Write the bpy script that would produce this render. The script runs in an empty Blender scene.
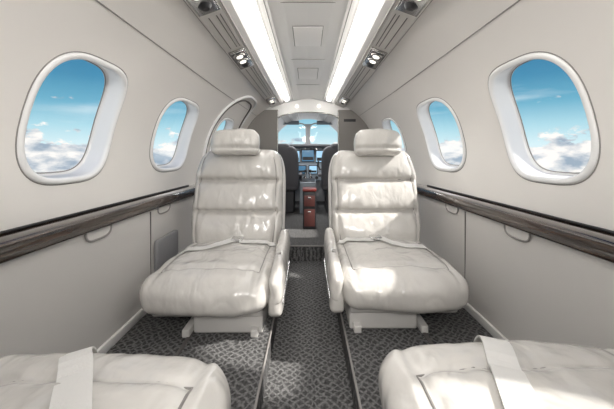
import bpy, bmesh, math, random
from mathutils import Vector, Matrix, noise, geometry
from mathutils.bvhtree import BVHTree
random.seed(3)
S=bpy.context.scene
try:
    S.view_settings.view_transform='Standard'
    S.view_settings.look='None'
except Exception as e: print(e)
EYE=0.82
SIDEF=0.10
# ------------------------------------------------------------ materials
def mat(name,col,rough=.5,metal=0,bump=0,bscale=40,bdist=.002,var=0,vscale=3,emit=None,es=0,coat=0,spec=None):
    m=bpy.data.materials.new(name); m.use_nodes=True
    nt=m.node_tree; b=nt.nodes['Principled BSDF']
    b.inputs['Base Color'].default_value=(*col,1)
    b.inputs['Roughness'].default_value=rough; b.inputs['Metallic'].default_value=metal
    if coat: b.inputs['Coat Weight'].default_value=coat
    if spec is not None: b.inputs['Specular IOR Level'].default_value=spec
    tc=nt.nodes.new('ShaderNodeTexCoord')
    if var:
        n=nt.nodes.new('ShaderNodeTexNoise'); n.inputs['Scale'].default_value=vscale; n.inputs['Detail'].default_value=4
        nt.links.new(tc.outputs['Object'],n.inputs['Vector'])
        r=nt.nodes.new('ShaderNodeValToRGB')
        r.color_ramp.elements[0].position=.3; r.color_ramp.elements[1].position=.7
        r.color_ramp.elements[0].color=(*[c*(1-var) for c in col],1)
        r.color_ramp.elements[1].color=(*[min(1,c*(1+var)) for c in col],1)
        nt.links.new(n.outputs['Fac'],r.inputs['Fac']); nt.links.new(r.outputs['Color'],b.inputs['Base Color'])
    if bump:
        n=nt.nodes.new('ShaderNodeTexNoise'); n.inputs['Scale'].default_value=bscale; n.inputs['Detail'].default_value=5
        nt.links.new(tc.outputs['Object'],n.inputs['Vector'])
        bp=nt.nodes.new('ShaderNodeBump'); bp.inputs['Strength'].default_value=bump; bp.inputs['Distance'].default_value=bdist
        nt.links.new(n.outputs['Fac'],bp.inputs['Height']); nt.links.new(bp.outputs['Normal'],b.inputs['Normal'])
    if emit:
        b.inputs['Emission Color'].default_value=(*emit,1); b.inputs['Emission Strength'].default_value=es
    return m
M_wall=mat('wall_vinyl',(.84,.812,.78),.26,var=.02,vscale=2)
M_lower=mat('lower_sidewall_laminate',(.61,.59,.57),.33,var=.02)
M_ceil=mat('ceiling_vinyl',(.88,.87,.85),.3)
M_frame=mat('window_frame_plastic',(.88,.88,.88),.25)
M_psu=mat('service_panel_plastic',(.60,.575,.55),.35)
M_groove=mat('seam_dark',(.12,.11,.105),.7)
M_seam=mat('seam_grey',(.28,.265,.255),.7)
def leather():
    m=mat('silver_leather',(.60,.58,.55),.20,var=.04,vscale=6,coat=.3)
    nt=m.node_tree; b=nt.nodes['Principled BSDF']; b.inputs['Coat Roughness'].default_value=.2
    tc=nt.nodes.new('ShaderNodeTexCoord')
    mp=nt.nodes.new('ShaderNodeMapping'); mp.inputs['Scale'].default_value=(1.4,1,.9); nt.links.new(tc.outputs['Object'],mp.inputs[0])
    n=nt.nodes.new('ShaderNodeTexNoise'); n.inputs['Scale'].default_value=8; n.inputs['Detail'].default_value=2; n.inputs['Roughness'].default_value=.45; n.inputs['Distortion'].default_value=.7
    nt.links.new(mp.outputs[0],n.inputs['Vector'])
    n3=nt.nodes.new('ShaderNodeTexNoise'); n3.inputs['Scale'].default_value=30; n3.inputs['Detail'].default_value=2; nt.links.new(mp.outputs[0],n3.inputs['Vector'])
    s3=nt.nodes.new('ShaderNodeMath'); s3.operation='MULTIPLY'; s3.inputs[1].default_value=.14; nt.links.new(n3.outputs['Fac'],s3.inputs[0])
    mu=nt.nodes.new('ShaderNodeMath'); mu.operation='ADD'; nt.links.new(n.outputs['Fac'],mu.inputs[0]); nt.links.new(s3.outputs[0],mu.inputs[1])
    bp=nt.nodes.new('ShaderNodeBump'); bp.inputs['Strength'].default_value=.8; bp.inputs['Distance'].default_value=.017
    nt.links.new(mu.outputs[0],bp.inputs['Height'])
    nt.links.new(bp.outputs['Normal'],b.inputs['Normal'])
    return m
M_leather=leather()
M_stitch_shade=mat('stitch_shadow_line',(.22,.21,.20),.5)  # dark colour painted in for the shadow lines along stitched seams
M_strap=mat('seatbelt_webbing',(.72,.71,.69),.6,bump=.4,bscale=250)
M_shell=mat('seat_shell_plastic',(.64,.625,.605),.3)
M_metal=mat('brushed_metal',(.7,.7,.7),.25,metal=1)
M_chrome=mat('dark_chrome',(.42,.41,.39),.25,metal=1)
M_black=mat('black_plastic',(.02,.02,.022),.4)
M_dkgrey=mat('cockpit_upholstery',(.10,.10,.11),.7,bump=.3,bscale=60)
M_part=mat('partition_fabric',(.25,.235,.22),.7,bump=.2,bscale=120)
M_panel=mat('instrument_panel_paint',(.28,.32,.36),.5)
M_cock=mat('cockpit_liner',(.62,.63,.65),.5)
M_glare=mat('glareshield_vinyl',(.06,.06,.065),.7)
M_screen=mat('display_screen',(.05,.1,.16),.2,emit=(.45,.75,1),es=.9)
M_screen2=mat('display_screen_dark',(.02,.03,.05),.2,emit=(.1,.3,.5),es=.6)
M_red=mat('red_enamel',(.24,.035,.028),.4)
M_brown=mat('brown_leather',(.13,.04,.034),.5)
M_light=mat('light_lens',(.95,.95,.95),.4,emit=(1,.97,.93),es=9.5)
M_lamp=mat('reading_lamp_lens',(.9,.9,.9),.2,emit=(1,.95,.85),es=1.2)
M_grey=mat('grey_pouch',(.25,.25,.26),.6)
def wood():
    m=mat('dark_wood_veneer',(.1,.08,.07),.10,coat=.7); nt=m.node_tree; b=nt.nodes['Principled BSDF']
    tc=nt.nodes.new('ShaderNodeTexCoord'); mp=nt.nodes.new('ShaderNodeMapping'); mp.inputs['Scale'].default_value=(30,1.6,30)
    n=nt.nodes.new('ShaderNodeTexNoise'); n.inputs['Scale'].default_value=2.5; n.inputs['Detail'].default_value=8
    r=nt.nodes.new('ShaderNodeValToRGB'); r.color_ramp.elements[0].position=.35; r.color_ramp.elements[1].position=.7
    r.color_ramp.elements[0].color=(.014,.009,.006,1); r.color_ramp.elements[1].color=(.085,.052,.038,1)
    nt.links.new(tc.outputs['Object'],mp.inputs[0]); nt.links.new(mp.outputs[0],n.inputs['Vector'])
    nt.links.new(n.outputs['Fac'],r.inputs[0]); nt.links.new(r.outputs[0],b.inputs['Base Color'])
    return m
M_wood=wood()
def carpet():
    m=mat('patterned_carpet',(.3,.3,.3),.95,spec=.1); nt=m.node_tree; b=nt.nodes['Principled BSDF']
    tc=nt.nodes.new('ShaderNodeTexCoord')
    nd=nt.nodes.new('ShaderNodeTexNoise'); nd.inputs['Scale'].default_value=13
    nt.links.new(tc.outputs['Object'],nd.inputs['Vector'])
    mx=nt.nodes.new('ShaderNodeMixRGB'); mx.blend_type='ADD'; mx.inputs[0].default_value=.05
    nt.links.new(tc.outputs['Object'],mx.inputs[1]); nt.links.new(nd.outputs['Color'],mx.inputs[2])
    outs=[]
    for ang in (45,-45):
        mp=nt.nodes.new('ShaderNodeMapping'); mp.inputs['Rotation'].default_value=(0,0,math.radians(ang))
        nt.links.new(mx.outputs[0],mp.inputs[0])
        w=nt.nodes.new('ShaderNodeTexWave'); w.inputs['Scale'].default_value=14; w.inputs['Distortion'].default_value=3.0
        w.inputs['Detail'].default_value=2; w.inputs['Detail Scale'].default_value=2
        nt.links.new(mp.outputs[0],w.inputs['Vector']); outs.append(w.outputs['Fac'])
    mm=nt.nodes.new('ShaderNodeMath'); mm.operation='MAXIMUM'
    nt.links.new(outs[0],mm.inputs[0]); nt.links.new(outs[1],mm.inputs[1])
    n=nt.nodes.new('ShaderNodeTexNoise'); n.inputs['Scale'].default_value=120; n.inputs['Detail'].default_value=2
    nt.links.new(tc.outputs['Object'],n.inputs['Vector'])
    r=nt.nodes.new('ShaderNodeValToRGB'); e=r.color_ramp.elements
    e[0].position=.5; e[0].color=(.068,.067,.068,1); e[1].position=1; e[1].color=(.165,.164,.163,1)
    nt.links.new(mm.outputs[0],r.inputs[0])
    m2=nt.nodes.new('ShaderNodeMixRGB'); m2.blend_type='OVERLAY'; m2.inputs[0].default_value=1
    nt.links.new(r.outputs[0],m2.inputs[1]); nt.links.new(n.outputs['Fac'],m2.inputs[2])
    nt.links.new(m2.outputs[0],b.inputs['Base Color'])
    bp=nt.nodes.new('ShaderNodeBump'); bp.inputs['Strength'].default_value=.6; bp.inputs['Distance'].default_value=.003
    nt.links.new(n.outputs['Fac'],bp.inputs['Height']); nt.links.new(bp.outputs['Normal'],b.inputs['Normal'])
    return m
M_carpet=carpet()
def glass():
    m=bpy.data.materials.new('window_acrylic'); m.use_nodes=True; nt=m.node_tree; nt.nodes.clear()
    o=nt.nodes.new('ShaderNodeOutputMaterial'); t=nt.nodes.new('ShaderNodeBsdfTransparent'); g=nt.nodes.new('ShaderNodeBsdfGlossy')
    g.inputs['Roughness'].default_value=.03; x=nt.nodes.new('ShaderNodeMixShader'); x.inputs[0].default_value=.03
    nt.links.new(t.outputs[0],x.inputs[1]); nt.links.new(g.outputs[0],x.inputs[2]); nt.links.new(x.outputs[0],o.inputs[0])
    return m
M_glass=glass()
# ------------------------------------------------------------ helpers
def empty(name,loc=(0,0,0),rz=0):
    o=bpy.data.objects.new(name,None); o.empty_display_size=.1; o.location=loc; o.rotation_euler=(0,0,rz)
    S.collection.objects.link(o); return o
def mesh(name,vs,fs,m,parent=None,smooth=False,fix=True):
    me=bpy.data.meshes.new(name); me.from_pydata([tuple(v) for v in vs],[],fs)
    mats=m if isinstance(m,list) else [m]
    for k in mats: me.materials.append(k)
    if fix:
        bm=bmesh.new(); bm.from_mesh(me); bmesh.ops.recalc_face_normals(bm,faces=bm.faces); bm.to_mesh(me); bm.free()
    if smooth:
        for p in me.polygons: p.use_smooth=True
    o=bpy.data.objects.new(name,me); S.collection.objects.link(o)
    if parent: o.parent=parent
    return o
def bevel(o,w,seg=3):
    b=o.modifiers.new('bevel','BEVEL'); b.width=w; b.segments=seg; b.limit_method='ANGLE'
    for p in o.data.polygons: p.use_smooth=True
    return o
def box(name,c,s,m,parent=None,bv=0,rot=None):
    vs=[(x*s[0]/2,y*s[1]/2,z*s[2]/2) for x in(-1,1) for y in(-1,1) for z in(-1,1)]
    fs=[(0,1,3,2),(4,6,7,5),(0,4,5,1),(2,3,7,6),(0,2,6,4),(1,5,7,3)]
    o=mesh(name,vs,fs,m,parent); o.location=c
    if rot: o.rotation_euler=rot
    if bv: bevel(o,bv)
    return o
def rbox(name,c,h,r,n,m,parent=None,deform=None,rot=None,sub=1,wr=0,seed=0):
    idx={};vs=[];fs=[]
    def P(i,j,k):
        key=(i,j,k)
        if key in idx: return idx[key]
        p=Vector([ (2*a/nn-1)*hh for a,nn,hh in zip(key,n,h)])
        q=Vector([max(-(hh-r),min(hh-r,pp)) for pp,hh in zip(p,h)])
        d=p-q
        if d.length>1e-9: 
            nd=d.normalized(); p=q+nd*r
        u=[pp/hh for pp,hh in zip(p,h)]
        if deform: p=Vector(deform(p.copy(),u))
        if wr:
            f=Vector((p.x*7+seed,p.y*9,p.z*9)); a=noise.noise(f)*wr
            f2=Vector((p.x*26+seed,p.y*20,p.z*17)); a+=noise.noise(f2)*wr*.4
            dd=Vector((u[0]**5,u[1]**5,u[2]**5))
            if dd.length>1e-6: p=p+dd.normalized()*a
        idx[key]=len(vs); vs.append(p); return idx[key]
    nx,ny,nz=n
    for i in range(nx):
        for j in range(ny):
            for k in(0,nz): fs.append((P(i,j,k),P(i+1,j,k),P(i+1,j+1,k),P(i,j+1,k)))
    for i in range(nx):
        for k in range(nz):
            for j in(0,ny): fs.append((P(i,j,k),P(i+1,j,k),P(i+1,j,k+1),P(i,j,k+1)))
    for j in range(ny):
        for k in range(nz):
            for i in(0,nx): fs.append((P(i,j,k),P(i,j+1,k),P(i,j+1,k+1),P(i,j,k+1)))
    o=mesh(name,vs,fs,m,parent,smooth=True); o.location=c
    if rot: o.rotation_euler=rot
    if sub:
        s=o.modifiers.new('sub','SUBSURF'); s.levels=sub; s.render_levels=sub
    return o
def cyl(name,c,r1,r2,h,m,parent=None,rot=None,seg=24,bv=0):
    vs=[];fs=[]
    for i in range(seg):
        a=2*math.pi*i/seg; vs.append((r1*math.cos(a),r1*math.sin(a),-h/2))
    for i in range(seg):
        a=2*math.pi*i/seg; vs.append((r2*math.cos(a),r2*math.sin(a),h/2))
    for i in range(seg):
        j=(i+1)%seg; fs.append((i,j,seg+j,seg+i))
    fs.append(tuple(range(seg))[::-1]); fs.append(tuple(range(seg,2*seg)))
    o=mesh(name,vs,fs,m,parent); o.location=c
    if rot: o.rotation_euler=rot
    if bv: bevel(o,bv,3)
    return o
def tube(name,pts,r,m,parent=None,cyc=False,loc=None):
    cu=bpy.data.curves.new(name,'CURVE'); cu.dimensions='3D'; cu.bevel_depth=r; cu.bevel_resolution=3
    sp=cu.splines.new('POLY'); sp.points.add(len(pts)-1)
    for i,p in enumerate(pts): sp.points[i].co=(*p,1)
    sp.use_cyclic_u=cyc; cu.materials.append(m)
    o=bpy.data.objects.new(name,cu); S.collection.objects.link(o)
    if parent: o.parent=parent
    if loc: o.location=loc
    return o
def ribbon(name,pts,wdir,w,t,m,parent=None):
    vs=[];fs=[];n=len(pts)
    for i,p in enumerate(pts):
        p=Vector(p); a=Vector(pts[max(0,i-1)]); b=Vector(pts[min(n-1,i+1)]); tg=(b-a).normalized()
        wd=Vector(wdir); wd=(wd-tg*wd.dot(tg)).normalized(); nn=tg.cross(wd).normalized()
        for sx,sn in((-1,-1),(1,-1),(1,1),(-1,1)): vs.append(p+wd*w/2*sx+nn*t/2*sn)
    for i in range(n-1):
        for k in range(4):
            l=(k+1)%4; fs.append((4*i+k,4*i+l,4*i+4+l,4*i+4+k))
    fs.append((0,1,2,3)); fs.append((4*n-4,4*n-3,4*n-2,4*n-1))
    return mesh(name,vs,fs,m,parent)
# ------------------------------------------------------------ fuselage profile
def tx(y):
    if y<2.0: return 1
    if y<3.3: return 1-.04*(y-2.0)/1.3
    return .96-.24*(y-3.3)/1.3
def tz(y):
    if y<3.3: return 1
    return 1-.12*(y-3.3)/1.3
prof=[(.80,-.22),(.806,-.12),(.80,0),(.778,.11),(.742,.21),(.69,.305),(.625,.39),(.54,.465),(.43,.535)]
def catmull(P,k=10):
    out=[]
    for i in range(len(P)-1):
        p0=P[max(0,i-1)];p1=P[i];p2=P[i+1];p3=P[min(len(P)-1,i+2)]
        for j in range(k):
            t=j/k
            out.append(tuple(.5*((2*b)+(-a+c)*t+(2*a-5*b+4*c-d)*t*t+(-a+3*b-3*c+d)*t**3) for a,b,c,d in zip(p0,p1,p2,p3)))
    out.append(P[-1]); return out
PP=catmull(prof); SS=[0]
for i in range(1,len(PP)): SS.append(SS[-1]+math.dist(PP[i],PP[i-1]))
SL=SS[-1]
def PR(s):
    s=max(0,min(SL,s))
    for i in range(1,len(SS)):
        if s<=SS[i]+1e-9:
            t=(s-SS[i-1])/(SS[i]-SS[i-1]); a=PP[i-1];b=PP[i]
            return a[0]+(b[0]-a[0])*t,a[1]+(b[1]-a[1])*t
    return PP[-1]
def sz(dz):
    for i in range(len(PP)):
        if PP[i][1]>=dz: return SS[i]
def W(side,y,s,off=0):
    x,z=PR(s); a=PR(s-.01);b=PR(s+.01); t=Vector((b[0]-a[0],b[1]-a[1])).normalized()
    nx,nz=t.y,-t.x
    return Vector((side*(x*tx(y)+nx*off),y,EYE+z*tz(y)+nz*off))
Y0,Y1=-1.5,4.6
WB=.201; WN=3.3
WC=sz(.114)
wins=[(-.5,.178),(.25,.178),(1.010,.178),(1.745,.222),(2.60,.20),(3.92,.2)]
def sup(th,a,b,n=WN):
    c,s_=math.cos(th),math.sin(th)
    return a*math.copysign(abs(c)**(2/n),c),b*math.copysign(abs(s_)**(2/n),s_)
def build_wall(side):
    nm='wall_left' if side<0 else 'wall_right'
    par=empty(nm)
    V=[];E=[]
    def loop(pts):
        b=len(V); V.extend(Vector(p) for p in pts)
        for i in range(len(pts)): E.append((b+i,b+(i+1)%len(pts)))
    NY=80;NS=22
    out=[(Y0+(Y1-Y0)*i/NY,0) for i in range(NY)]+[(Y1,SL*i/NS) for i in range(NS)]+[(Y1-(Y1-Y0)*i/NY,SL) for i in range(NY)]+[(Y0,SL-SL*i/NS) for i in range(NS)]
    loop(out)
    for cy,a in wins:
        loop([(cy+sup(2*math.pi*k/56+.001,a,WB)[0],WC+sup(2*math.pi*k/56+.001,a,WB)[1]) for k in range(56)])
    def inside(y,s,e=0):
        for cy,a in wins:
            if abs((y-cy)/(a+e))**WN+abs((s-WC)/(WB+e))**WN<1: return True
        return False
    for i in range(1,NY):
        for j in range(1,NS):
            y=Y0+(Y1-Y0)*i/NY; s=SL*j/NS
            if not inside(y,s,.012): V.append(Vector((y,s)))
    r=geometry.delaunay_2d_cdt(V,E,[],0,1e-6)
    vs=[W(side,v.x,v.y) for v in r[0]]
    fs=[]
    for f in r[2]:
        c=sum((r[0][i] for i in f),Vector((0,0)))/len(f)
        if not inside(c.x,c.y,-.0005): fs.append(tuple(f))
    mesh('upper_panel',vs,fs,M_wall,par,smooth=True)
    lp=[(.80,-.22),(.757,-.236),(.752,-.26),(.75,-.5),(.745,-.73)]
    vs=[];fs=[]; ny=30
    for i in range(ny+1):
        y=Y0+(Y1-Y0)*i/ny
        for x,z in lp: vs.append((side*x*tx(y),y,EYE+z))
    k=len(lp)
    for i in range(ny):
        for j in range(k-1): fs.append((i*k+j,i*k+j+1,(i+1)*k+j+1,(i+1)*k+j))
    mesh('lower_panel',vs,fs,M_lower,par)
    for s in (sz(.425),):
        tube('panel_seam_long',[W(side,Y0+.02+(3.3-Y0)*i/40,s,-.001) for i in range(41)],.0022,M_seam,par)
    for y in (.72,1.43,2.1):
        x=.751
        box('lower_seam_%d'%int(y*100),(side*(x-.001),y,EYE-.5),(.004,.005,.46),M_groove,par)
    for i,y in enumerate((.33,1.075,1.56)):
        pts=[]
        for q in range(17):
            a=math.pi*q/16; pts.append(Vector((side*.7475,y-.065*math.copysign(abs(math.cos(a))**.6,math.cos(a)),EYE-.262-.038*math.sin(a)**.6)))
        tube('finger_pull_lip_%d'%i,pts,.0035,M_seam,par)
        mesh('finger_pull_%d'%i,[p+Vector((side*.001,0,0)) for p in pts],[tuple(range(17))],M_lower,par)
    for n,(cy,a) in enumerate(wins):
        build_window(side,cy,a)
    return par
wn=[0]
def build_window(side,cy,a):
    wn[0]+=1
    par=empty('window_%d'%wn[0])
    rings=[(.017,-.0005),(.016,-.005),(.010,-.008),(.002,-.008),(-.002,-.004),(-.004,.006),(-.005,.03),(-.007,.05),(-.009,.060),(-.018,.062)]
    K=72; vs=[];fs=[]
    for e,o in rings:
        for k in range(K):
            th=2*math.pi*k/K; dy,ds=sup(th,a+e,WB+e)
            vs.append(W(side,cy+dy,WC+ds,o))
    for r in range(len(rings)-1):
        for k in range(K):
            l=(k+1)%K; fs.append((r*K+k,r*K+l,(r+1)*K+l,(r+1)*K+k))
    mesh('frame',vs,fs,M_frame,par,smooth=True)
    tube('rim_line',[W(side,cy+sup(2*math.pi*k/K,a+.019,WB+.019)[0],WC+sup(2*math.pi*k/K,a+.019,WB+.019)[1],-.0005) for k in range(K)],.0018,M_seam,par,True)
    tube('pane_gasket',[W(side,cy+sup(2*math.pi*k/K,a-.016,WB-.016)[0],WC+sup(2*math.pi*k/K,a-.016,WB-.016)[1],.061) for k in range(K)],.002,M_seam,par,True)
    vs=[];G=6
    for g in range(1,G+1):
        for k in range(K):
            dy,ds=sup(2*math.pi*k/K,(a-.012)*g/G,(WB-.012)*g/G); vs.append(W(side,cy+dy,WC+ds,.0585))
    vs.append(W(side,cy,WC,.0585)); fs=[]
    for g in range(G-1):
        for k in range(K):
            l=(k+1)%K; fs.append((g*K+k,g*K+l,(g+1)*K+l,(g+1)*K+k))
    for k in range(K): fs.append((k,(k+1)%K,len(vs)-1))
    mesh('pane',vs,fs,M_glass,par,smooth=True)
build_wall(-1); build_wall(1)
# ------------------------------------------------------------ ledges
def ledge(side):
    p=[(.80,-.205),(.745,-.210),(.734,-.216),(.730,-.228),(.731,-.250),(.737,-.262),(.76,-.264),(.80,-.264)]
    vs=[];fs=[];ys=[-1.48+i*(3.68/30) for i in range(31)]; k=len(p)
    for y in ys:
        for x,z in p: vs.append((side*x*tx(y),y,EYE+z))
    for i in range(30):
        for j in range(k): fs.append((i*k+j,i*k+(j+1)%k,(i+1)*k+(j+1)%k,(i+1)*k+j))
    fs.append(tuple(range(k))); fs.append(tuple(range(30*k,31*k)))
    par=empty('side_ledge')
    o=mesh('wood_rail',vs,fs,M_wood,par)
    bevel(o,.003,2)
    tube('black_gasket',[(side*.797,y,EYE-.202) for y in (-1.47,2.0)],.004,M_black,par)
ledge(-1); ledge(1)
# ------------------------------------------------------------ ceiling
def strip(name,cs,m,par,y0=Y0,y1=Y1,side=1,close=False):
    n=30;vs=[];fs=[];k=len(cs)
    for i in range(n+1):
        y=y0+(y1-y0)*i/n
        for x,z in cs: vs.append((side*x*tx(y),y,EYE+z*tz(y)))
    for i in range(n):
        for j in range(k if close else k-1): fs.append((i*k+j,i*k+(j+1)%k,(i+1)*k+(j+1)%k,(i+1)*k+j))
    if close: fs.append(tuple(range(k))); fs.append(tuple(range(n*k,(n+1)*k)))
    return mesh(name,vs,fs,m,par)
ceil=empty('ceiling')
c=strip('center_panel',[(-.170,.603),(-.162,.612),(-.1,.622),(0,.625),(.1,.622),(.162,.612),(.170,.603)],M_ceil,ceil)
for side in(-1,1):
    strip('cove_outer',[(.170,.603),(.176,.609),(.195,.606),(.205,.598),(.262,.582),(.275,.577),(.285,.568),(.312,.560)],M_ceil,ceil,side=side)
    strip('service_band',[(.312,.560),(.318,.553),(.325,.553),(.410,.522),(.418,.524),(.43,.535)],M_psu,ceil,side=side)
    tube('band_edge',[(side*.315*tx(y),y,EYE+.556) for y in(-1.4,0,2,3.28)],.003,M_seam,ceil)
    tube('band_outer_gap',[(side*.424*tx(y),y,EYE+.530) for y in(-1.4,0,2,3.28)],.003,M_seam,ceil)
    tube('cove_gap',[(side*.173*tx(y),y,EYE+.604) for y in(-1.4,0,2,3.28)],.002,M_seam,ceil)
    L=empty('ceiling_light_strip')
    strip('lens',[(.206,.601),(.208,.585),(.216,.579),(.244,.571),(.250,.575),(.253,.585)],M_light,L,y0=-1.4,y1=3.2,side=side,close=True)
for i,y in enumerate((.5,1.22,1.95,2.65)):
    box('cross_seam_%d'%i,(0,y,EYE+.6215),(.31,.0025,.003),M_seam,ceil)
for i,(y,ln) in enumerate(((1.58,.26),(.95,.2),(2.3,.3))):
    box('hatch_gap_%d'%i,(0,y,EYE+.6215),(.152,ln+.008,.003),M_seam,ceil)
    box('hatch_%d'%i,(0,y,EYE+.6205),(.144,ln,.004),M_ceil,ceil,bv=.001)
sl=math.atan2(.031,.085)
for side in(-1,1):
    for y in (.98,1.67,2.95):
        pr=empty('reading_light_module',(side*.367*tx(y),y,EYE+.535)); pr.rotation_euler=(0,side*sl,0)
        box('bezel',(0,0,-.003),(.088,.28,.008),M_chrome,pr,bv=.003)
        box('plate',(0,0,-.008),(.072,.26,.004),M_metal,pr,bv=.001)
        for q in(-.08,.0):
            cyl('socket',(0,q,-.013),.027,.031,.008,M_chrome,pr,bv=.001)
            cyl('lens',(0,q,-.018),.017,.019,.006,M_lamp,pr)
        cyl('air_nozzle',(0,.08,-.016),.013,.026,.014,M_black,pr,bv=.002)
        box('switch',(0,-.12,-.012),(.02,.014,.006),M_black,pr)
    gr=empty('air_vent_slots')
    for (a,b) in ((-1.3,.8),(1.16,1.5),(1.85,2.75)):
        for x in(.34,.355,.385):
            z=.553-(x-.325)*.031/.085
            tube('slot',[(side*x*tx(y),y,EYE+z-.0005) for y in(a,(a+b)/2,b)],.002,M_groove,gr)
# ------------------------------------------------------------ floor
fl=empty('floor')
def quadstrip(name,cs,y0,y1,m,par):
    vs=[(x,y0,z) for x,z in cs]+[(x,y1,z) for x,z in cs]; k=len(cs)
    return mesh(name,vs,[(j,j+1,k+j+1,k+j) for j in range(k-1)],m,par)
AW=.15
quadstrip('cabin_carpet',[(-.8,SIDEF),(-AW,SIDEF),(-AW,0),(AW,0),(AW,SIDEF),(.8,SIDEF)],Y0,2.32,M_carpet,fl)
mesh('step_riser',[(-AW,2.32,0),(AW,2.32,0),(AW,2.32,.115),(-AW,2.32,.115)],[(0,1,2,3)],M_carpet,fl)
quadstrip('forward_carpet',[(-.8,.115),(.8,.115)],2.32,4.6,M_carpet,fl)
for side in(-1,1):
    tube('aisle_edge_trim',[(side*AW,Y0+.01,SIDEF+.001),(side*AW,2.31,SIDEF+.001)],.004,M_seam,fl)
    box('seat_track',(side*.47,.4,SIDEF+.001),(.014,3.7,.006),M_groove,fl)
    b=box('baseboard_'+('left' if side<0 else 'right'),(side*.738,.4,SIDEF+.018),(.012,3.7,.036),M_ceil)
    bevel(b,.003)
tube('step_nosing',[(-AW,2.318,.116),(AW,2.318,.116)],.005,M_seam,fl)
# ------------------------------------------------------------ end walls
wb=mesh('wall_back',[W(-1,Y0,SL*i/20) for i in range(21)]+[W(1,Y0,SL*(20-i)/20) for i in range(21)]+[(.75,Y0,0),(-.75,Y0,0)],[tuple(range(44))],M_wall)
YP=3.3
wf=empty('wall_front')
def thick(name,poly,t,m,par):
    n=len(poly); vs=[Vector(p) for p in poly]+[Vector(p)+Vector((0,t,0)) for p in poly]
    fs=[tuple(range(n)),tuple(range(n,2*n))[::-1]]+[(i,(i+1)%n,n+(i+1)%n,n+i) for i in range(n)]
    return mesh(name,vs,fs,m,par)
for side in(-1,1):
    s1=sz(.49)
    outer=[W(side,YP,s1*i/16) for i in range(17)]
    poly=[Vector((side*.71,YP,.11))]+[outer[0]]+outer[1:]
    zt=outer[-1].z
    inn=[Vector((side*.335,YP,.11)),Vector((side*.335,YP,zt))]
    thick('partition_'+('left' if side<0 else 'right'),poly+[inn[1],inn[0]],.03,M_part,wf)
    tube('partition_edge',[inn[0]+Vector((0,-.002,0)),inn[1]+Vector((0,-.002,0))],.008,M_chrome,wf)
a_out=[W(-1,YP,s1+(SL-s1)*i/5) for i in range(6)]+[Vector((0,YP,EYE+.63))]+[W(1,YP,SL-(SL-s1)*i/5) for i in range(6)]
low=[Vector((.335*math.cos(math.pi*i/20),YP,EYE+.39+.08*math.sin(math.pi*i/20))) for i in range(21)]
thick('door_header',[a_out[0]]+a_out[1:]+[Vector((.335,YP,a_out[-1].z))]+low+[Vector((-.335,YP,a_out[0].z))],.04,M_ceil,wf)
tube('header_trim',[p+Vector((0,-.004,0)) for p in low],.007,M_chrome,wf)
box('placard',(.46,YP-.004,EYE+.38),(.13,.004,.03),M_black,wf)
for x in(-.12,.12):
    cyl('header_light',(x,YP-.006,EYE+.535),.018,.018,.012,M_lamp,wf,rot=(math.pi/2,0,0))
# entry door outline on left wall
dr=empty('door_1')
dl=[]
cy=2.66;a=.36
for k in range(49):
    th=math.pi*k/48; dy,ds=sup(th,a,SL*.86,3.2); dl.append(W(-1,cy+dy,max(0,ds),-.004))
tube('door_seal',dl,.007,M_groove,dr)
dl2=[]
for k in range(49):
    th=math.pi*k/48; dy,ds=sup(th,a+.03,SL*.92,3.2); dl2.append(W(-1,cy+dy,max(0,ds),-.004))
tube('door_surround',dl2,.012,M_frame,dr)
box('door_handle',(-.70,2.92,EYE-.1),(.03,.10,.03),M_metal,dr,bv=.006)
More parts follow.
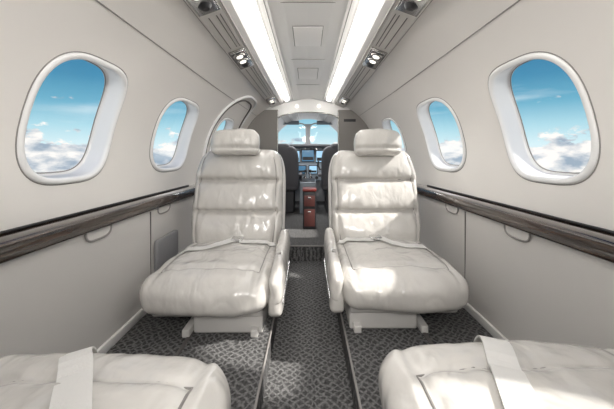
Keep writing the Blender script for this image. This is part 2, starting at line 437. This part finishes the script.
# ------------------------------------------------------------ passenger seats
def passenger_seat(cx,cy,aisle,rz=0,lift=0,arm=(.27,.26),strap='across',seed=0,cw=.255,hoff=0):
    P=empty('passenger_seat',(cx,cy,SIDEF),rz)
    tz_=.245+lift
    hz=.068
    def dc(p,u):
        x,y,z=p
        top=max(0,u[2])
        z+= .024*top*(1-min(1,abs(u[0]))**2.5)*(1-.8*min(1,abs(u[1]))**2)
        z-= .014*top*math.exp(-((abs(u[0])-.80)/.04)**2)*(1 if u[1]<.8 else 0)
        z-= .014*top*math.exp(-((u[1]+.62)/.035)**2)*(1 if abs(u[0])<.8 else 0)
        z+= .0018*top*math.exp(-((u[1]+.62)/.2)**2)*math.sin(x*75+4*noise.noise(Vector((x*9+seed,y*5,0))))*(1-abs(u[0])**6)
        if u[1]<0: 
            y-= .035*(-u[1])**3*(1-.9*abs(u[0])**3)*(1-.35*abs(u[2]+.1)**2)
            z-= .016*(-u[1])**3*(1 if u[2]<0 else .3)*(1-abs(u[0])**2)
        x*=1+.03*(1-u[2]**2)-.04*max(0,-u[1])**4
        return (x,y,z)
    cush=rbox('seat_cushion',(0,.275,tz_-hz),(cw,.27,hz),.055,(44,36,10),M_leather,P,dc,wr=.009,seed=seed)
    off=Vector((0,.275,tz_-hz))
    bvh=BVHTree.FromPolygons([v.co+off for v in cush.data.vertices],[tuple(p.vertices) for p in cush.data.polygons])
    def ztop(x,y):
        h=bvh.ray_cast(Vector((x,y,1)),Vector((0,0,-1)))
        return h[0].z if h[0] else tz_
    def ct(u,v):
        q=dc(Vector((u*cw,v*.27,hz)),(u,v,1)); return (q[0],q[1]+.275,ztop(q[0],q[1]+.275))
    lo_=[ct(-.80,.7-1.32*i/14) for i in range(15)]+[ct(-.8+1.6*i/28,-.62) for i in range(1,29)]+[ct(.80,-.62+1.32*i/14) for i in range(1,15)]
    tube('cushion_seam_shade',lo_,.0026,M_stitch_shade,P)  # dark line paints the shade of the cushion's stitched seam
    TS=(.37,.68)
    def db(p,u):
        x,y,z=p; t=(u[2]+1)/2
        w=1.0+.02*math.sin(math.pi*t)-.15*max(0,(t-.70)/.30)**2.4-.06*max(0,.22-t)*4
        x*=w
        if u[1]<0:
            f=-u[1]
            seg=0
            for ts in TS: seg+=math.exp(-((t-ts)/.022)**2)
            y+=f*.034*seg*(1 if abs(u[0])<.9 else .4)
            lo=[-.02,TS[0],TS[1],1.0]
            for a_,b_ in zip(lo,lo[1:]):
                if a_<=t<=b_:
                    q=(t-a_)/(b_-a_); y-=f*.028*math.sin(math.pi*q)**.8*(1-abs(u[0])**4)
            pl_=math.exp(-(min(abs(t-TS[0]),abs(t-TS[1]))/.07)**2)
            y+=f*.0036*pl_*math.sin(x*95+5*noise.noise(Vector((x*12+seed,t*5,0))))*(1 if abs(u[0])<.85 else 0)
            y+=f*.014*math.exp(-((abs(u[0])-.86)/.03)**2)
            y-=f*.012*math.exp(-((t-.25)/.2)**2)*(1-abs(u[0])**2)
        y+=.13*t+.02*t*t
        return (x,y,z)
    rbox('backrest',(0,.555,.475+lift),(.25,.062,.275),.045,(60,8,64),M_leather,P,db,wr=.007,seed=seed+5)
    def bt(u,t):
        q=db(Vector((u*.25,-.062,(2*t-1)*.275)),(u,-1,2*t-1)); return (q[0],q[1]+.555-.001,q[2]+.475+lift)
    for ts in TS: tube('backrest_seam',[bt(-.86+1.72*i/16,ts) for i in range(17)],.003,M_stitch_shade,P)
    for s_ in(-1,1): tube('backrest_side_seam',[bt(s_*.86,.08+.84*i/30) for i in range(31)],.002,M_stitch_shade,P)
    def dsf(p,u):
        x,y,z=p; t=(u[2]+1)/2
        w=1+.02*math.sin(math.pi*t)-.15*max(0,(t-.70)/.30)**2.4
        y+=.13*t+.02*t*t
        return (x*w,y,z)
    rbox('back_shell',(0,.612,.45+lift),(.262,.035,.29),.03,(14,5,16),M_shell,P,dsf)
    def dh(p,u):
        x,y,z=p
        y-=.014*(1-u[0]**2)*(1-u[2]**2); z+=.006*(1-u[0]**2)*max(0,u[2]) 
        z-=.008*(u[0]**2)*max(0,u[2])
        y+=.014*math.exp(-((u[2]+.55)/.12)**2)*(1 if u[1]<0 else 0)
        y+=.002*math.sin(x*110+seed)*(1 if u[1]<0 else 0)*math.exp(-((u[2]+.2)/.4)**2)
        x*=1+.05*(1-u[2]**2)-.04*max(0,u[2])
        return (x,y,z)
    rbox('headrest',(hoff,.59,.790+lift),(.132,.05,.073),.034,(32,10,18),M_leather,P,dh,rot=(math.radians(-12),0,math.radians(2)),wr=.009,seed=seed+9)
    for s_ in(-1,1): cyl('headrest_post',(hoff+s_*.05,.665,.74+lift),.007,.007,.10,M_metal,P)
    # base
    box('base_plinth',(aisle*.08,.25,.045),(.28,.34,.09),M_shell,P,bv=.008)
    box('seat_pan',(0,.29,.105+lift/2),(.44,.46,.06+lift),M_shell,P,bv=.01)
    box('rail_shoe_a',(aisle*.19,.26,.015),(.03,.42,.03),M_shell,P,bv=.004)
    box('rail_shoe_b',(-aisle*.08,.26,.015),(.03,.42,.03),M_shell,P,bv=.004)
    # stowed armrest pod on aisle side
    def da(p,u):
        x,y,z=p
        f=max(0,-u[1])
        z-=.035*f**2*(1 if u[2]>0 else 0)
        z+=.045*max(0,u[1])*max(0,u[2])
        x+=aisle*.006*math.exp(-((u[2]-.45)/.2)**2)
        z+=.05*f**3*(1 if u[2]<0 else 0)*abs(u[2])
        return (x,y,z)
    rbox('armrest_aisle',(aisle*.274,arm[0],.165+lift/2),(.027,arm[1],.112+lift/2),.024,(6,24,14),M_leather,P,da,wr=.004,seed=seed+2)
    tube('armrest_seam',[(aisle*.304,arm[0]-arm[1]+.06+ (2*arm[1]-.1)*i/10,.20+lift+.03*(i/10)**2) for i in range(11)],.002,M_stitch_shade,P)
    tube('armrest_metal_trim',[(aisle*.302,arm[0]-arm[1]+.05+ (2*arm[1]-.1)*i/10,.13+lift+.02*(i/10)**2) for i in range(11)],.004,M_metal,P)
    cyl('recline_button',(aisle*.272,arm[0]-.05,.278+lift),.01,.01,.012,M_metal,P)
    box('window_side_shroud',(-aisle*.235,.34,.12+lift/2),(.03,.36,.10+lift),M_shell,P,bv=.01)
    # belts
    if strap=='across':
        pts=[]
        for q in range(25):
            t=q/24; x=aisle*(.03-.225*t); y=.49-.17*t-.07*math.sin(math.pi*t)
            pts.append((x,y,max(ztop(x,y),ztop(x,y-.02),ztop(x,y+.02))+.006+.002*math.sin(9*t)))
        pts+=[(-aisle*.225,.31,tz_-.005),(-aisle*.262,.305,tz_-.05)]
        ribbon('belt_window',pts,(0,1,0.0),.052,.003,M_strap,P)
        pts=[]
        for q in range(15):
            t=q/14; x=aisle*(.225-.18*t); y=.46-.03*t
            pts.append((x,y,max(ztop(x,y),ztop(x,y-.02))+.008))
        ribbon('belt_aisle',pts,(0,1,0),.052,.003,M_strap,P)
        box('buckle',(aisle*.03,.455,ztop(.03,.455)+.014),(.06,.05,.014),M_metal,P,bv=.003)
    else:
        pts=[]
        x0,x1=strap
        def sx(y): return max(-.21,min(.21,x0+(x1-x0)*y/.2))
        for q in range(22):
            y=.42-.34*q/21; x=sx(y)
            pts.append((x,y,max(ztop(x,y),ztop(x-.02,y),ztop(x+.02,y))+.004))
        for q in range(1,12):
            a=math.radians(q*11); x=sx(.08-.1*math.sin(min(a,math.pi/2)))
            C=Vector((x,.08,tz_-.07)); d=Vector((0,-math.sin(a),math.cos(a)))
            h=bvh.ray_cast(C+d*.4,-d)
            if h[0]: pts.append(h[0]+d*.005)
        ribbon('belt_strap',pts,(1,(x1-x0)/-.2,0),.052,.004,M_strap,P)
    return P
passenger_seat(.392,1.16,-1,seed=1,hoff=.015)
passenger_seat(-.402,1.13,1,seed=11,hoff=-.01)
passenger_seat(.410,.655,1,rz=math.pi,lift=.080,arm=(.42,.17),strap=(.010,.088),seed=21,cw=.265)
passenger_seat(-.415,.635,-1,rz=math.pi,lift=.068,arm=(.42,.17),strap=(.07,-.07),seed=31,cw=.265)
rbox('storage_pouch',(-.737,1.57,EYE-.50),(.012,.12,.085),.01,(4,10,8),M_grey)
# ------------------------------------------------------------ cockpit
def pilot_seat(cx):
    P=empty('pilot_seat',(cx,3.5,.115))
    rbox('seat_cushion',(0,.30,.33),(.21,.22,.06),.05,(12,12,6),M_dkgrey,P)
    def d(p,u):
        x,y,z=p; t=(u[2]+1)/2
        return (x*(1-.22*max(0,(t-.7)/.3)**2),y-.09*t,z)
    rbox('backrest',(0,.13,.56),(.21,.055,.25),.05,(14,6,18),M_dkgrey,P,d)
    rbox('headrest',(0,.04,.78),(.11,.045,.06),.04,(10,6,8),M_dkgrey,P)
    box('pedestal',(0,.3,.135),(.30,.34,.27),M_glare,P,bv=.02)
    for s in(-1,1): rbox('armrest',(s*.225,.26,.46),(.025,.15,.022),.02,(5,10,5),M_dkgrey,P)
    for s in(-1,1): ribbon('harness',[(s*.06,.02,.74),(s*.07,.075,.72),(s*.08,.13,.60),(s*.10,.18,.45)],(1,0,0),.04,.003,M_strap,P)
pilot_seat(-.32); pilot_seat(.37)
ip=empty('instrument_panel')
YI=4.1
box('panel_face',(0,YI+.03,EYE-.12),(1.0,.06,.46),M_panel,ip,bv=.01)
rbox('glareshield',(0,YI+.06,EYE+.125),(.52,.16,.022),.02,(30,8,5),M_glare,ip,lambda p,u:(p.x,p.y,p.z-.04*u[0]**4))
for i,(x,z,w,h,m) in enumerate(((-.36,-.02,.13,.13,M_screen2),(-.19,-.02,.15,.15,M_screen),(0,-.01,.16,.15,M_screen2),(.19,-.02,.15,.15,M_screen),(.36,-.02,.13,.13,M_screen2),(-.08,-.2,.1,.1,M_screen2),(.07,-.2,.1,.1,M_screen))):
    box('bezel_%d'%i,(x,YI-.004,EYE+z),(w+.022,.012,h+.022),M_black,ip,bv=.003)
    box('screen_%d'%i,(x,YI-.011,EYE+z),(w,.004,h),m,ip)
    box('screen_band_%d'%i,(x,YI-.014,EYE+z-.25*h),(w*.9,.003,h*.3),M_black,ip)
for i in range(12):
    x=-.44+.08*i
    cyl('knob_%d'%i,(x,YI-.008,EYE+.085),.009,.009,.02,M_metal if i%2 else M_black,ip,rot=(math.pi/2,0,0),seg=12)
    cyl('gauge_%d'%i,(x,YI-.006,EYE-.31),.022,.022,.012,M_black,ip,rot=(math.pi/2,0,0),seg=16)
for cx in(-.26,.26):
    y=empty('control_yoke',(cx,3.98,EYE-.17))
    cyl('column',(0,.06,0),.016,.016,.16,M_metal,y,rot=(math.pi/2,0,0))
    tube('grip',[(-.12,0,.09),(-.125,0,.03),(-.10,0,-.02),(-.04,0,-.03),(0,0,-.005),(.04,0,-.03),(.10,0,-.02),(.125,0,.03),(.12,0,.09)],.013,M_black,y)
    box('hub',(0,0,-.01),(.07,.03,.05),M_black,y,bv=.008)
pd=empty('center_pedestal',(0.0,3.75,.115))
box('body',(0,.1,.19),(.2,.5,.38),M_panel,pd,bv=.01)
box('top_plate',(0,.1,.385),(.18,.46,.012),M_black,pd,bv=.003)
for i,x in enumerate((-.03,.03)):
    cyl('throttle_lever_%d'%i,(x,.08,.44),.006,.006,.11,M_metal,pd,seg=10)
    rbox('throttle_knob_%d'%i,(x,.08,.50),(.018,.016,.02),.012,(5,5,5),M_black,pd)
cyl('trim_wheel',(-.08,-.02,.39),.05,.05,.02,M_black,pd,rot=(0,math.pi/2,0))
bx=empty('stowage_box',(.015,2.92,.115))
box('body',(0,0,.18),(.125,.16,.36),M_black,bx,bv=.012)
box('drawer_upper',(0,-.083,.27),(.10,.008,.10),M_brown,bx,bv=.002)
box('drawer_lower',(0,-.083,.11),(.10,.008,.16),M_brown,bx,bv=.002)
box('lid',(0,-.002,.372),(.133,.168,.026),M_red,bx,bv=.008)
box('latch',(0,-.089,.30),(.03,.01,.015),M_metal,bx,bv=.002)
box('pull',(0,-.089,.17),(.03,.01,.012),M_metal,bx,bv=.002)
def front():
    par=empty('windshield'); yF=4.58
    V=[];E=[]
    def loop(pts):
        b=len(V);V.extend(Vector(p) for p in pts)
        for i in range(len(pts)):E.append((b+i,b+(i+1)%len(pts)))
    def PT(x,z): return Vector((x,yF,EYE+z))
    pl=[W(-1,yF,SL*i/14) for i in range(15)]
    pts=[(p.x,p.z-EYE) for p in pl]+[(-p.x,p.z-EYE) for p in reversed(pl)]
    outline=[(-.57,-.75)]+pts+[(.57,-.75)]
    loop(outline[::-1])
    holes=[]
    for s in(-1,1):
        h=[]
        cx,cz,a,b=s*.262,.300,.238,.185
        for k in range(40):
            dx,dz=sup(2*math.pi*k/40+.001,a,b,5); dx*=1-.25*max(0,dz/b)*(1 if dx*s>0 else 0)
            h.append((cx+dx,cz+dz))
        holes.append(h); loop(h)
    r=geometry.delaunay_2d_cdt(V,E,[],0,1e-6)
    def inpoly(p,poly):
        c=False;j=len(poly)-1
        for i in range(len(poly)):
            if (poly[i][1]>p[1])!=(poly[j][1]>p[1]) and p[0]<(poly[j][0]-poly[i][0])*(p[1]-poly[i][1])/(poly[j][1]-poly[i][1])+poly[i][0]: c=not c
            j=i
        return c
    fs=[]
    for f in r[2]:
        c=sum((r[0][i] for i in f),Vector((0,0)))/len(f)
        if inpoly(c,outline) and not any(inpoly(c,h) for h in holes): fs.append(tuple(f))
    mesh('surround',[PT(v.x,v.y) for v in r[0]],fs,M_cock,par)
    for h in holes:
        tube('frame',[PT(x,z)+Vector((0,-.005,0)) for x,z in h],.010,M_shell,par,True)
        mesh('pane',[PT(x,z)+Vector((0,.01,0)) for x,z in h],[tuple(range(40))],M_glass,par)
    for s in(-1,1):
        box('sun_visor',(s*.25,4.42,EYE+.475),(.24,.008,.06),M_panel,par,bv=.003,rot=(math.radians(20),0,0))
front()
# ------------------------------------------------------------ world
w=bpy.data.worlds.new('sky'); S.world=w; w.use_nodes=True; nt=w.node_tree; nt.nodes.clear()
N=nt.nodes.new; Lk=nt.links.new
out=N('ShaderNodeOutputWorld'); bg=N('ShaderNodeBackground'); bg.inputs[1].default_value=1.08
tc=N('ShaderNodeTexCoord'); sp=N('ShaderNodeSeparateXYZ'); Lk(tc.outputs['Generated'],sp.inputs[0])
mr=N('ShaderNodeMapRange'); mr.inputs[1].default_value=-.3; mr.inputs[2].default_value=.7; Lk(sp.outputs[2],mr.inputs[0])
rp=N('ShaderNodeValToRGB'); Lk(mr.outputs[0],rp.inputs[0]); e=rp.color_ramp.elements
e[0].position=0; e[0].color=(.62,.72,.80,1); e[1].position=1; e[1].color=(.015,.10,.30,1)
for p,cc in ((.28,(.68,.80,.87,1)),(.33,(.66,.85,.90,1)),(.38,(.42,.70,.80,1)),(.44,(.16,.44,.60,1)),(.51,(.068,.275,.45,1)),(.60,(.032,.18,.35,1))):
    q=e.new(p); q.color=cc
mp=N('ShaderNodeMapping'); mp.inputs['Scale'].default_value=(1,1,2.2); Lk(tc.outputs['Generated'],mp.inputs[0])
n1=N('ShaderNodeTexNoise'); n1.inputs['Scale'].default_value=8; n1.inputs['Detail'].default_value=10; n1.inputs['Roughness'].default_value=.6; Lk(mp.outputs[0],n1.inputs['Vector'])
ms=N('ShaderNodeMapRange'); ms.inputs[1].default_value=-.03; ms.inputs[2].default_value=.11; ms.inputs[3].default_value=.30; ms.inputs[4].default_value=.66; Lk(sp.outputs[2],ms.inputs[0])
sb=N('ShaderNodeMath'); sb.operation='SUBTRACT'; Lk(n1.outputs['Fac'],sb.inputs[0]); Lk(ms.outputs[0],sb.inputs[1])
mk=N('ShaderNodeMapRange'); mk.inputs[1].default_value=0; mk.inputs[2].default_value=.04; Lk(sb.outputs[0],mk.inputs[0])
n2=N('ShaderNodeTexNoise'); n2.inputs['Scale'].default_value=15; n2.inputs['Detail'].default_value=8; Lk(mp.outputs[0],n2.inputs['Vector'])
cr=N('ShaderNodeValToRGB'); Lk(n2.outputs['Fac'],cr.inputs[0]); cr.color_ramp.elements[0].position=.38; cr.color_ramp.elements[0].color=(.34,.43,.53,1); cr.color_ramp.elements[1].position=.58; cr.color_ramp.elements[1].color=(.97,.95,.92,1)
mx=N('ShaderNodeMixRGB'); Lk(mk.outputs[0],mx.inputs[0]); Lk(rp.outputs[0],mx.inputs[1]); Lk(cr.outputs[0],mx.inputs[2])
mp3=N('ShaderNodeMapping'); mp3.inputs['Scale'].default_value=(1,1,7); Lk(tc.outputs['Generated'],mp3.inputs[0])
n3=N('ShaderNodeTexNoise'); n3.inputs['Scale'].default_value=2.6; n3.inputs['Detail'].default_value=6; Lk(mp3.outputs[0],n3.inputs['Vector'])
ci=N('ShaderNodeMapRange'); ci.inputs[1].default_value=.54; ci.inputs[2].default_value=.8; ci.inputs[4].default_value=.6; Lk(n3.outputs['Fac'],ci.inputs[0])
mx2=N('ShaderNodeMixRGB'); Lk(ci.outputs[0],mx2.inputs[0]); Lk(mx.outputs[0],mx2.inputs[1]); mx2.inputs[2].default_value=(.8,.9,.94,1)
Lk(mx2.outputs[0],bg.inputs[0]); Lk(bg.outputs[0],out.inputs[0])
sd=bpy.data.lights.new('sun','SUN'); sd.energy=6.5; sd.angle=.04; sd.color=(1,.96,.9)
so=bpy.data.objects.new('sun',sd); S.collection.objects.link(so)
so.rotation_euler=Vector((.74,-.12,.66)).to_track_quat('Z','Y').to_euler()
pl=bpy.data.lights.new('cockpit_fill_light','AREA'); pl.energy=8; pl.size=.3  # added fill lamp to brighten the cockpit, no fixture modelled
po=bpy.data.objects.new('cockpit_fill_light',pl); po.location=(0,3.75,EYE+.5); S.collection.objects.link(po)
pl=bpy.data.lights.new('aft_fill_light','AREA'); pl.energy=24; pl.size=.35; pl.color=(1,.97,.93)  # added fill lamp, unseen behind the camera, lifts the cabin brightness
po=bpy.data.objects.new('aft_fill_light',pl); po.location=(0,-.7,EYE+.58); po.rotation_euler=(math.radians(45),0,0); S.collection.objects.link(po)
# ------------------------------------------------------------ camera
cd=bpy.data.cameras.new('camera'); cam=bpy.data.objects.new('camera',cd); S.collection.objects.link(cam)
cam.location=(0,0,EYE); cam.rotation_euler=(math.pi/2,0,0)
cd.sensor_width=36; cd.lens=300/614*36; cd.shift_y=-49.5/614; cd.shift_x=-.0015; cd.clip_start=.02
S.camera=cam
